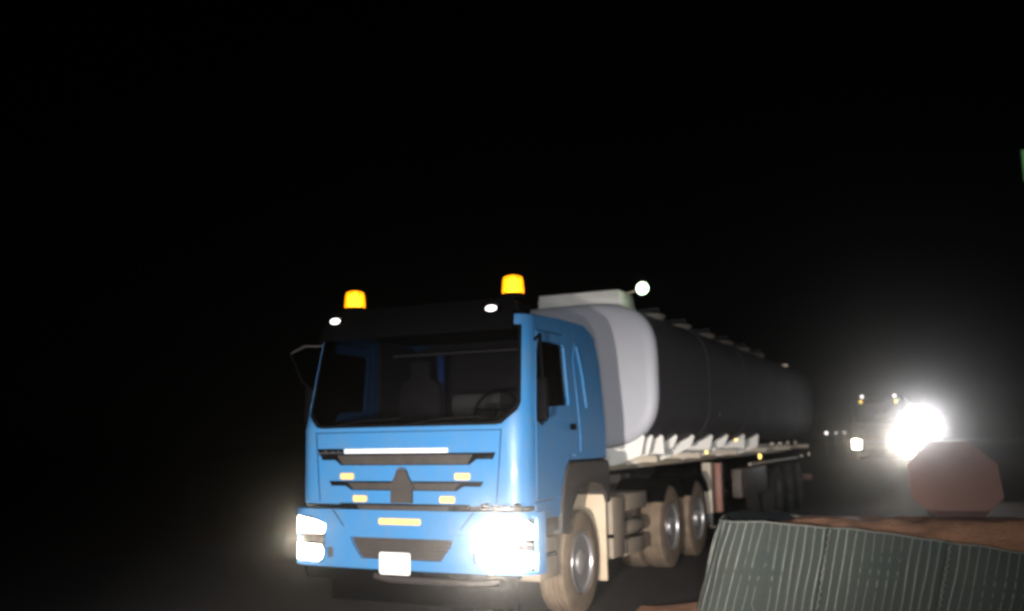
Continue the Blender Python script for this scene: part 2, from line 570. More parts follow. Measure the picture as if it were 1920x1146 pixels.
        wheel_master('front_wheel', root, (sg * 1.06, 1.45, 0.462), sg, 0.507)
        for v in (4.66, 6.01):
            wheel_master('rear_wheel', root, (sg * 1.06, v, 0.53), sg)
            wheel_master('rear_wheel', root, (sg * 0.73, v, 0.53), -sg)
            arc = [(v + 0.62 * math.cos(a), 0.53 + 0.62 * math.sin(a)) for a in [R(35 + 110 * k / 12) for k in range(13)]]
            arc2 = [(v + 0.595 * math.cos(a), 0.53 + 0.595 * math.sin(a)) for a in [R(145 - 110 * k / 12) for k in range(13)]]
            MB().prism(arc + arc2, 'x', sg * 0.56, sg * 1.24).build('rear_fender', M['black'], root)
        # mirrors on arms
        mr = MB().box(*sorted((sg * 1.265, sg * 1.36)), 0.26, 0.33, 1.86, 2.24, 0.02).build('mirror', M['black'], root)
        if sg > 0:
            MB().tube([(1.17, 0.42, 2.60), (1.30, 0.28, 2.64), (1.31, 0.295, 2.24)], 0.016).build('mirror_arm', M['black'], mr)
        else:
            MB().tube([(-1.15, 0.42, 2.68), (-1.38, 0.28, 2.68), (-1.54, 0.26, 2.61)], [0.009, 0.013, 0.012], 8).build('mirror_arm', M['fender'], mr)
            MB().tube([(-1.54, 0.26, 2.60), (-1.40, 0.28, 2.30), (-1.31, 0.295, 2.24)], 0.012).build('mirror_arm', M['black'], mr)
        MB().tube([(sg * 1.22, 0.33, 1.88), (sg * 1.30, 0.29, 1.82), (sg * 1.31, 0.295, 1.87)], 0.014).build('mirror_arm', M['black'], mr)
    # ---- roof, rear wall, floor, visor
    rf = MB()
    secs = []
    for v, hw, zt, zs in [(0.42, 1.165, 2.92, 2.835), (0.6, 1.165, 2.97, 2.84), (1.0, 1.165, 3.0, 2.868), (1.72, 1.165, 2.98, 2.868), (2.0, 1.15, 2.86, 2.70)]:
        secs.append([rf.bm.verts.new((x * hw, v, zs + (zt - zs) * (1 - abs(x) ** 3))) for x in [-1 + k / 7 for k in range(15)]])
    for A, B in zip(secs, secs[1:]):
        for k in range(14):
            rf.bm.faces.new((A[k], A[k + 1], B[k + 1], B[k]))
    ro = rf.build('cab_roof', paint, root, 50)
    MB().prism([(-1.19, 1.48), (1.19, 1.48), (1.19, 2.45), (1.15, 2.78), (-1.15, 2.78), (-1.19, 2.45)], 'y', 2.02, 2.075, 0.01).build('rear_wall', paint, root)
    MB().prism([(-1.16, 0.30), (1.16, 0.30), (1.16, 2.0), (-1.16, 2.0)], 'z', 1.42, 1.475).build('cab_floor', M['black'], root)
    vis = MB().sheet([(-1.16, 2.69), (1.16, 2.69), (1.14, 3.00), (-1.14, 3.00)], [], lambda s, w, d: (F(s, w, 0)[0], F(s, w, 0)[1] - 0.10 - d * 1.0 + (w - 2.69) * 0.25, w), 0.0, 0.03, SCUTS[:8], [2.8])
    vis.build('sun_visor', M['black'], root)
    MB().box(-1.1, 1.1, 0.26, 0.55, 2.86, 2.96, 0.03).build('visor_mount', M['black'], root)
    # ---- cab interior
    MB().prism([(0.28, 1.48), (0.62, 1.48), (0.60, 1.80), (0.42, 1.90), (0.30, 1.84)], 'x', -1.12, 1.12, 0.02).build('dashboard', M['black'], root)
    for x in (-0.62, 0.62):
        s = MB().box(x - 0.27, x + 0.27, 0.86, 1.36, 1.66, 1.84, 0.05, 3).build('seat', M['seat'], root)
        MB().prism([(x - 0.27, 1.82), (x + 0.27, 1.82), (x + 0.25, 2.30), (x + 0.12, 2.38), (x + 0.11, 2.56), (x - 0.11, 2.56), (x - 0.12, 2.38), (x - 0.25, 2.30)], 'y', 1.30, 1.42, 0.03).build('seat_back', M['seat'], s)
        MB().box(x - 0.2, x + 0.2, 0.95, 1.3, 1.475, 1.66, 0.01).build('seat_base', M['black'], s)
    sw = MB()
    ring = []
    for k in range(25):
        a = 2 * PI * k / 24
        ring.append((0.62 + 0.22 * math.cos(a), 0.70 + 0.10 * math.sin(a), 1.98 + 0.19 * math.sin(a)))
    sw.tube(ring, 0.016)
    sw.tube([(0.62, 0.55, 1.80), (0.62, 0.70, 1.98)], 0.03)
    sw.tube([(0.41, 0.70, 1.98), (0.83, 0.70, 1.98)], 0.016)
    sw.build('steering_wheel', M['black'], root)
    MB().box(-1.14, 1.14, 1.985, 2.012, 1.485, 2.80).build('cab_lining', M['lining'], root)
    MB().box(-1.12, 1.12, 0.55, 1.98, 2.80, 2.83).build('headliner', M['lining'], root)
    for sg in (-1, 1):
        MB().box(*sorted((sg * 1.08, sg * 1.115)), 1.25, 1.98, 1.5, 2.78).build('side_lining', M['lining'], root)
    MB().box(-0.35, 0.85, 1.50, 1.97, 1.93, 2.20, 0.08).build('reflection_bedding', M['trim'], root)  # pale block raised to imitate reflections in the windscreen
    MB().box(-1.1, 1.1, 1.52, 1.98, 1.78, 1.92, 0.03).build('bunk', M['trim'], root)
    MB().box(-0.48, -0.40, 1.46, 1.50, 1.95, 2.62, 0.015).build('bunk_curtain', M['curtain'], root)
    MB().tube([(-1.05, 1.46, 2.64), (1.05, 1.46, 2.64)], 0.012).build('curtain_rail', M['trim'], root)
    # ---- grille bars, badge, reflectors on the front
    def bar(name, hw, zt, zb, hin, zin, material, hr=None):
        pl = [(-hw, zt), (-hw + 0.03, zb), (-hin - 0.07, zb), (-hin, zin), (hin, zin), (hin + 0.07, zb), (hw - 0.03, zb), (hw, zt)]
        o = MB().sheet(pl, [], F, 0.012, 0.03, SCUTS).build(name, M['black'], root)
        MB().sheet([(-hin - 0.04, zt - 0.016), (-hin + 0.02, zin + 0.008), (hin - 0.02, zin + 0.008), (hin + 0.04, zt - 0.016)], [], F, 0.018, 0.02, SCUTS).build('bar_insert', M['grille'], o)
        return o
    bar('grille_bar', 0.96, 1.575, 1.515, 0.70, 1.465, M['grille'])
    bar('grille_bar', 0.84, 1.318, 1.272, 0.57, 1.232, M['grille'])
    bar('grille_bar', 0.71, 1.112, 1.062, 0.47, 1.015, M['grille'])
    if near:
        MB().sheet([(-0.66, 1.578), (0.48, 1.578), (0.48, 1.618), (-0.66, 1.618)], [], F, 0.012, 0.02, SCUTS).build('white_strip', M['plate'], root)
        bd = MB().sheet([(-0.97, 1.56), (-0.68, 1.56), (-0.68, 1.622), (-0.985, 1.622)], [], F, 0.012, 0.02, SCUTS).build('badge', M['black'], root)
        bs = MB()
        rnd = random.Random(4)
        x = -0.955
        while x < -0.70:
            w_ = rnd.uniform(0.014, 0.024)
            bs.sheet([(x, 1.575), (x + w_, 1.575), (x + w_, 1.575 + rnd.uniform(0.012, 0.03)), (x, 1.575 + rnd.uniform(0.012, 0.03))], [], F, 0.02, 0.012)
            x += w_ + 0.012
        bs.build('badge_strokes', M['chrome'], bd)
        em = [(-0.045, 1.425), (-0.075, 1.35), (-0.138, 1.262), (-0.112, 1.238), (-0.112, 1.12), (0.112, 1.12), (0.112, 1.238), (0.138, 1.262), (0.075, 1.35), (0.045, 1.425)]
        eo = MB().sheet(em, [], F, 0.035, 0.045).build('emblem', M['grille'], root)
        MB().sheet([(-0.05, 1.43), (-0.03, 1.445), (0.03, 1.445), (0.05, 1.43)], [], F, 0.03, 0.03).build('emblem_cap', M['chrome'], eo)
        for x, z, hw, hh in [(-0.63, 1.362, 0.078, 0.03), (0.63, 1.362, 0.078, 0.03), (-0.475, 1.155, 0.078, 0.03), (0.475, 1.155, 0.078, 0.03)]:
            MB().sheet(octa(x, z, hw, hh, 0.012), [], F, 0.014, 0.02).build('reflector', M['amber'], root)
    for s in (-1, 1):
        MB().sheet([(s * 1.012, 1.78), (s * 1.020, 1.78), (s * 0.965, 1.12), (s * 0.957, 1.12)][::s], [], F, 0.003, 0.008, [], [1.3, 1.5, 1.7]).build('panel_seam', M['black'], root)
    MB().sheet([(-1.01, 1.772), (1.01, 1.772), (1.01, 1.779), (-1.01, 1.779)], [], F, 0.003, 0.008, SCUTS).build('panel_seam', M['black'], root)
    # ---- bumper with lamps
    FB = lambda s, w, d: (F(s, w, d + 0.05)[0] * 1.022, F(s, w, d + 0.05)[1], w)
    lg = [(-0.545, 0.805), (-0.52, 0.74), (-0.42, 0.612), (0.42, 0.612), (0.52, 0.74), (0.545, 0.805)]
    up = [(-1.215, 0.826), (-0.87, 0.83), (-0.855, 0.905), (-1.0, 0.952), (-1.2, 0.972), (-1.25, 0.93), (-1.255, 0.84)]
    lo = [(-1.215, 0.575), (-0.93, 0.565), (-0.885, 0.60), (-0.875, 0.66), (-0.905, 0.712), (-1.215, 0.718), (-1.265, 0.68), (-1.26, 0.61)]
    hous = [(-1.28, 0.545), (-0.90, 0.54), (-0.84, 0.59), (-0.83, 0.92), (-1.0, 0.985), (-1.28, 1.0)]
    mir = lambda pl: [(-x, z) for x, z in pl][::-1]
    fog = [octa(s * 0.775, 0.655, 0.04, 0.05, 0.02) for s in (-1, 1)]
    bo = MB().sheet([(-SE - 0.03, 0.52), (SE + 0.03, 0.52), (SE + 0.03, 1.055), (-SE - 0.03, 1.055)], [lg, hous, mir(hous)] + fog, FB, 0.0, 0.05, SCUTS, [0.7, 0.9]).build('bumper', paint, root)
    MB().sheet([(x * 1.02, z + (0.01 if z > .7 else -0.01)) for x, z in lg], [], FB, -0.04, 0.02, SCUTS).build('lower_grille', M['grille'], bo)
    sl = MB()
    for k in range(4):
        z = 0.645 + k * 0.04
        sl.sheet([(-0.5, z), (0.5, z), (0.5, z + 0.012), (-0.5, z + 0.012)], [], FB, -0.025, 0.012)
    sl.build('grille_slats', M['fender'], bo)
    MB().sheet([(-0.68, 0.842), (0.66, 0.842), (0.70, 0.85), (0.66, 0.852), (-0.68, 0.852), (-0.72, 0.85)], [], FB, 0.004, 0.01, SCUTS).build('bumper_crease', M['blue'], bo)
    for s in (-1, 1):
        MB().sheet([(s * 0.74, 1.052), (s * 0.752, 1.052), (s * 0.625, 0.90), (s * 0.613, 0.90)][::s], [], FB, 0.003, 0.008).build('panel_seam', M['black'], bo)
        MB().sheet([(x * 1.05 - s * 0.775 * 0.05, z) for x, z in octa(s * 0.775, 0.655, 0.042, 0.052, 0.02)], [], FB, -0.03, 0.02).build('fog_lamp', M['grille'], bo)
    if near:
        MB().sheet(octa(0, 0.955, 0.22, 0.028, 0.012), [], FB, 0.012, 0.02).build('reflector', M['amber'], root)
    MB().sheet([(-SE, 1.06), (SE, 1.06), (SE, 1.096), (-SE, 1.096)], [], F, -0.01, 0.03, SCUTS).build('cab_seam', M['black'], root)
    gs = MB().tube([F(0.86, 1.10, 0.075), F(0.9, 1.10, 0.085), F(1.10, 1.10, 0.085), F(1.16, 1.10, 0.07)], 0.018, 8).build('grab_step', M['chrome'], root)
    for s in (0.87, 1.15):
        MB().sheet(octa(s, 1.10, 0.022, 0.03, 0.008), [], F, 0.09, 0.09).build('step_bracket', M['black'], gs)
    for i, s in enumerate((-1, 1)):
        fl = (lambda p: p) if s < 0 else mir
        h = MB().sheet(fl([(x * 1.004, z) for x, z in hous]), [], FB, -0.035, 0.02, SCUTS).build('headlight', M['black'], root)
        for pl, g in ((up, head[i][0]), (lo, head[i][1])):
            MB().sheet(fl(pl), [], FB, -0.008, 0.02, SCUTS).build('lens', g, h)
    if near:
        pl = MB().sheet(octa(-0.03, 0.583, 0.165, 0.098, 0.014), [], lambda s, w, d: F(s, w, d + 0.09), 0.0, 0.008).build('license_plate', M['plate'], root)
        MB().box(-0.12, 0.06, -0.085, -0.03, 0.56, 0.60).build('plate_bracket', M['black'], pl)
    MB().sheet([(-1.12, 0.40), (1.12, 0.40), (1.2, 0.52), (-1.2, 0.52)], [], F, 0.0, 0.04, SCUTS).build('valance', M['black'], root)
    MB().box(-1.02, 1.02, 0.30, 0.36, 0.16, 0.42, 0.01).build('underrun_dark_panel', M['black'], root)  # black panel added so the space under the bumper stays dark
    MB().tube([F(-0.30, 0.455, 0.0), F(-0.1, 0.435, 0.035), F(0.8, 0.435, 0.035), F(0.98, 0.455, 0.0)], 0.03, 8).build('lower_bar', M['fender'], root)
    # ---- roof lamps
    if beacons:
        for s in (-1, 1):
            MB().tube([(s * 0.92, 0.52, 2.93), (s * 0.92, 0.52, 3.03)], 0.02).build('beacon_stem', M['black'], root)
            bb = MB().lathe([(3.02, 0.085), (3.025, 0.112), (3.065, 0.112), (3.075, 0.10)], (s * 0.92, 0.52, 0), 'z', 28).build('beacon', M['black'], root)
            MB().lathe([(3.078, 0.105), (3.10, 0.108), (3.20, 0.100), (3.235, 0.09), (3.25, 0.06), (3.253, 0.01)], (s * 0.92, 0.52, 0), 'z', 28).build('beacon_dome', M['amberglass'], bb)
            MB().lathe([(3.08, 0.02), (3.085, 0.062), (3.20, 0.055), (3.225, 0.02)], (s * 0.92 + 0.01, 0.50, 0), 'z', 20).build('beacon_bulb', G['beacon_core'], bb)
            ml = MB().lathe([(0.0, 0.005), (0.012, 0.05), (0.03, 0.062)], (s * 0.88, 0.10, 2.89), 'y', 20)
            for v in ml.bm.verts:
                v.co.z = 2.89 + (v.co.z - 2.89) * 0.48
            ml.build('marker_lamp', G['marker'], root)
            MB().box(s * 0.88 - 0.07, s * 0.88 + 0.07, 0.125, 0.26, 2.855, 2.925, 0.01).build('marker_housing', M['black'], root)
    else:
        for s in (-1, 1):
            MB().lathe([(0.0, 0.01), (0.02, 0.055), (0.06, 0.06)], (s * 0.74, 0.30, 3.06), 'y', 14).build('marker_lamp', G['marker'], root)
            MB().lathe([(0.0, 0.01), (0.02, 0.06), (0.06, 0.065)], (s * 0.80, 0.10, 2.80), 'y', 14).build('marker_lamp', G['amber'], root)
            MB().tube([(s * 0.74, 0.36, 2.9), (s * 0.74, 0.36, 3.06)], 0.015).build('marker_stem', M['black'], root)
    # ---- chassis behind the cab
    for s in (-1, 1):
        MB().box(*sorted((s * 0.36, s * 0.44)), 0.35, 7.0, 0.78, 1.06, 0.01).build('chassis_rail', M['frame'], root)
    for v in (1.44, 4.66, 6.01):
        MB().tube([(-0.95, v, 0.53), (0.95, v, 0.53)], 0.075, 12).build('axle', M['frame'], root)
    MB().prism([(-0.45, 4.55), (0.45, 4.55), (0.5, 5.2), (0.42, 5.75), (0.16, 5.82), (0.1, 5.45), (-0.1, 5.45), (-0.16, 5.82), (-0.42, 5.75), (-0.5, 5.2)], 'z', 1.20, 1.25, 0.01).build('fifth_wheel', M['black'], root)
    MB().box(-0.42, 0.42, 4.9, 5.3, 1.06, 1.20, 0.02).build('fifth_wheel_mount', M['frame'], root)
    bx = MB().box(0.80, 1.26, 2.20, 2.60, 0.40, 1.05, 0.025).build('battery_box', M['dusty'], root)
    MB().box(0.81, 1.265, 2.19, 2.21, 0.62, 0.66).build('box_strap', M['black'], bx)
    MB().box(0.62, 1.22, 2.70, 3.55, 0.86, 1.05, 0.02).build('tool_box', M['dusty'], root)
    for x in (0.74, 0.93, 1.12):
        MB().lathe([(2.70, 0.03), (2.72, 0.075), (2.76, 0.092), (3.45, 0.092), (3.50, 0.07), (3.52, 0.03)], (x, 0, 0.66), 'y', 22).build('air_tank', M['dusty'], root)
    MB().box(0.60, 1.20, 2.80, 3.5, 0.36, 0.54, 0.02).build('silencer_box', M['dusty'], root)
    MB().lathe([(2.5, 0.05), (2.52, 0.27), (2.58, 0.30), (3.62, 0.30), (3.68, 0.27), (3.70, 0.05)], (-0.86, 0, 0.70), 'y', 28).build('fuel_tank', M['dusty'], root)
    MB().box(-0.40, 0.40, 2.16, 2.45, 1.10, 2.05, 0.03).build('intake_stack', M['black'], root)
    MB().box(0.50, 1.12, 2.75, 3.9, 0.985, 1.02, 0.006).build('catwalk', M['black'], root)
    MB().tube([(0.25, 2.2, 1.75), (0.28, 2.8, 1.35), (0.2, 3.5, 1.32), (0.15, 4.1, 1.62)], 0.022, 8).build('air_hose', M['redframe'], root)
    MB().tube([(0.12, 2.2, 1.75), (0.10, 2.9, 1.28), (0.08, 3.6, 1.36), (0.05, 4.1, 1.62)], 0.022, 8).build('air_hose', M['black'], root)


def sup(hw, hh, n, e):
    out = []
    for k in range(n):
        a = 2 * PI * k / n
        c, s = math.cos(a), math.sin(a)
        out.append((hw * math.copysign(abs(c) ** (2 / e), c), hh * math.copysign(abs(s) ** (2 / e), s)))
    return out


def build_trailer(root, near=True, V1=17.6):
    V0, ZC, HW, HH, EX = 4.0, 2.50, 1.27, 0.95, 3.6
    N = 96

    def loft(b, secs, cap0, cap1):
        rings = [[b.bm.verts.new((x, v, ZC + z)) for x, z in sup(HW * k, HH * k2, N, EX)] for v, k, k2 in secs]
        for A, B in zip(rings, rings[1:]):
            for i in range(N):
                b.bm.faces.new((A[i], A[(i + 1) % N], B[(i + 1) % N], B[i]))
        if cap0:
            b.bm.faces.new(rings[0])
        if cap1:
            b.bm.faces.new(rings[-1][::-1])
        bmesh.ops.recalc_face_normals(b.bm, faces=b.bm.faces[:])
        return b
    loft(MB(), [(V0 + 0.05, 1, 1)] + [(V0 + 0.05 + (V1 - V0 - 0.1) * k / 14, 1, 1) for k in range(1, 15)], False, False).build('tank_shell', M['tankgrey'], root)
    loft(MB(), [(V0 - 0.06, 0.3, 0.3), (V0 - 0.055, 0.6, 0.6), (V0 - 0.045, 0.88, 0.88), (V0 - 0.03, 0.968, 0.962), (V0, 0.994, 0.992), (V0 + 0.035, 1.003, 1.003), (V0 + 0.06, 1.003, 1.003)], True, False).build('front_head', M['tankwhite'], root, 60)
    loft(MB(), [(V1 - 0.06, 1.003, 1.003), (V1, 0.99, 0.987), (V1 + 0.05, 0.9, 0.9), (V1 + 0.10, 0.4, 0.4)], False, True).build('rear_head', M['tankwhite'], root, 60)
    for v in (6.7, 9.4, 12.1, 14.8):                      # weld bands round the shell
        loft(MB(), [(v, 1.0, 1.0), (v + 0.005, 1.006, 1.008), (v + 0.06, 1.006, 1.008), (v + 0.065, 1.0, 1.0)], False, False).build('shell_band', M['tankgrey'], root)
    # spill box and manholes on top
    sb = MB().prism([(-0.63, 3.40), (0.66, 3.40), (0.60, 3.71), (-0.60, 3.71)], 'y', 4.55, 5.15, 0.015).build('spill_box', M['white'], root)
    MB().box(-0.605, 0.605, 4.53, 4.549, 3.60, 3.62).build('box_rib', M['white'], sb)
    MB().box(-0.62, 0.62, 4.53, 4.549, 3.50, 3.515).build('box_rib', M['white'], sb)
    for v in (6.75, 8.35, 10.05, 11.6, 13.3, 15.0):
        mh = MB().lathe([(3.43, 0.27), (3.56, 0.27), (3.57, 0.30), (3.60, 0.30), (3.64, 0.22), (3.66, 0.05)], (0.30, v, 0), 'z', 24).build('manhole_cover', M['trailerframe'], root)
        MB().tube([(0.10, v, 3.66), (0.10, v, 3.71), (0.50, v, 3.71), (0.50, v, 3.66)], 0.014).build('manhole_handle', M['chrome'], mh)
    MB().box(-0.75, -0.20, 5.4, V1 - 0.4, 3.43, 3.47, 0.01).build('walkway', M['fender'], root)
    # saddles: white plates hugging the belly of the tank
    # frame, saddles, legs
    def saddle(v, k):
        pts = sup(HW, HH, 240, EX)
        low = sorted([(x, ZC + z) for x, z in pts if z < -HH * 0.80 and x > 0.28], key=lambda p: p[0])
        arc = [(x, z - 0.012) for x, z in low]
        top = arc[-1]
        q = random.Random(int(v * 100))
        e1, e2 = q.uniform(-0.05, 0.05), q.uniform(-0.04, 0.05)
        poly = [(0.30, arc[0][1])] + arc + [(top[0] + 0.03, top[1] - 0.02), (1.05 + e1, 1.50 + e2), (0.72 + e1, 1.37 + e2 * 0.6), (0.42, 1.30), (0.30, 1.30)]
        return poly
    for v in (3.95, 4.30, 4.75, 5.45, 6.35, 7.5, 8.6, 9.9, 11.2):
        for s in (1, -1):
            MB().prism([(s * x, z) for x, z in saddle(v, 0)], 'y', v, v + 0.05).build('saddle', M['white'], root)
    for s in (-1, 1):
        MB().box(*sorted((s * 0.40, s * 0.56)), 3.9, V1 - 0.2, 1.27, 1.50, 0.01).build('main_beam', M['trailerframe'], root)
        MB().box(*sorted((s * 1.16, s * 1.21)), 9.8, 15.2, 1.15, 1.20, 0.008).build('side_rail', M['trailerframe'], root)
        lgp = MB().box(*sorted((s * 0.98, s * 1.12)), 7.15, 7.30, 0.50, 1.28, 0.012).build('landing_leg', M['trailerframe'], root)
        MB().box(*sorted((s * 1.0, s * 1.10)), 7.17, 7.28, 0.32, 0.50).build('leg_tube', M['chrome'], lgp)
        MB().box(*sorted((s * 0.92, s * 1.18)), 7.08, 7.37, 0.29, 0.32).build('leg_foot', M['frame'], lgp)
        MB().box(*sorted((s * 1.0, s * 1.14)), 7.72, 7.86, 0.48, 1.26, 0.01).build('side_guard_post', M['redframe'], root)
        for v in (12.6, 13.95, 15.3):
            wheel_master('trailer_wheel', root, (s * 1.05, v, 0.53), s, rubber='shadedrubber', rim='frame')  # dark rubber and rims paint these wheels as if in shade
            wheel_master('trailer_wheel', root, (s * 0.72, v, 0.53), -s, rubber='shadedrubber', rim='frame')
        MB().prism([(11.9, 1.05), (16.0, 1.05), (16.0, 1.08), (11.9, 1.08)], 'x', s * 0.56, s * 1.22).build('trailer_mudguard', M['black'], root)
        MB().box(*sorted((s * 1.02, s * 1.2)), 9.0, 11.3, 0.62, 1.12, 0.03).build('valve_cabinet', M['frame'], root)
    for v in (12.6, 13.95, 15.3):
        MB().tube([(-0.9, v, 0.53), (0.9, v, 0.53)], 0.07, 12).build('axle', M['frame'], root)
    MB().box(-0.5, 0.5, 4.3, 6.2, 1.252, 1.268).build('coupling_plate', M['frame'], root)
    for v in (4.2, 6.4, 8.9, 11.6, 14.4, 17.2):
        MB().box(-1.16, 1.16, v, v + 0.08, 1.37, 1.45).build('cross_member', M['trailerframe'], root)
    MB().box(-1.15, 1.15, V1 - 0.1, V1, 0.55, 0.70, 0.01).build('rear_bumper', M['redframe'], root)
    if near:
        # lit marker lamps along the side rail
        for v, z, g, r in [(6.55, 1.45, 'amber', 0.022), (10.6, 1.30, 'amber', 0.045), (8.6, 1.62, 'amber', 0.018), (11.9, 1.52, 'side', 0.022), (12.8, 1.52, 'side', 0.022),
                           (13.8, 1.52, 'side', 0.022), (14.8, 1.52, 'side', 0.022), (15.6, 1.20, 'side', 0.022), (16.8, 1.22, 'side', 0.03)]:
            o = MB().lathe([(0, r * 1.2), (0.02, r), (0.035, r * 0.5)], (1.205, v, z), 'x', 12).build('marker_lamp', G[g], root)
        o = MB().box(0.55, 0.73, V1 - 0.25, V1 - 0.18, 3.46, 3.51, 0.01).build('marker_lamp', G['side'], root)
        o = MB().tube([(1.235, 7.4, 2.0), (1.255, 7.4, 2.06)], 0.012).build('shell_glint', M['chrome'], root)  # chrome stub added for a small glint on the tank side
        wl = MB().tube([(0.58, 4.75, 3.66), (0.78, 4.70, 3.685), (0.86, 4.66, 3.70)], 0.014).build('work_lamp', M['trailerframe'], root)
        l = MB().lathe([(-0.07, 0.02), (-0.06, 0.06), (0.0, 0.085), (0.05, 0.07), (0.07, 0.02)], (0.92, 4.62, 3.705), 'y', 20)
        l.build('work_lamp_lens', G['work'], wl)


tractor = thing('tractor_truck', 'blue flat-fronted truck cab with lit headlamps and two amber roof beacons', 'truck', (TX, TY, 0), -YAW)
build_tractor(tractor, M['blue'], True, ((G['head'], G['head']), (G['head_mid'], G['head_hot'])), True)
trailer = thing('tanker_trailer', 'long tank trailer with white front end hitched behind the blue truck', 'trailer', (TX, TY, 0), -YAW)
build_trailer(trailer, True)
# beams of the truck's two headlamps
spot('headlight_beam', tractor, (-1.05, -0.12, 0.80), (4.0, -9, 1.3), 420, (1.0, 0.88, 0.68), 44, 1.0)
spot('headlight_beam', tractor, (1.05, -0.12, 0.80), (4.8, -8, 1.45), 4300, (1.0, 0.93, 0.82), 40, 1.0)

# ------------------------------------------------------------------ the next truck of the convoy, far behind
FX, FY = 17.6, 45.1
fz = ground_z(FX, FY)
far = thing('far_truck', 'distant oncoming truck with four small roof lamps and glaring headlamps', 'truck', (FX, FY, fz), -YAW)
build_tractor(far, M['truckred'], False, ((G['farhead'], G['farhead']), (G['farhot'], G['farhot'])), False)
spot('headlight_beam', far, (-1.05, -0.14, 0.80), (6.0, -48, 1.2), 350, (1.0, 0.9, 0.72), 22, 1.0)
spot('headlight_beam', far, (1.05, -0.14, 0.80), (5.0, -48, 1.5), 7000, (1.0, 0.94, 0.82), 13, 1.0)


# ------------------------------------------------------------------ earth-filled wire barriers
A0, A1 = Vector((1.90, 9.16)), Vector((6.13, 7.85))
WDIR = (A1 - A0).normalized()
WN = Vector((WDIR.y, -WDIR.x))          # towards the viewer
DEPTH = 1.0


def top_z(t):
    return 0.872 - 0.056 * smooth_steps((t - 0.3) / 1.0) - 0.188 * smooth_steps((t - 1.0) / 1.9) - 0.056 * smooth_steps((t - 2.6) / 2) + 0.016 * noise.noise(Vector((t * 3.7, 5.0, 2.0)))


UNIT = 1.02


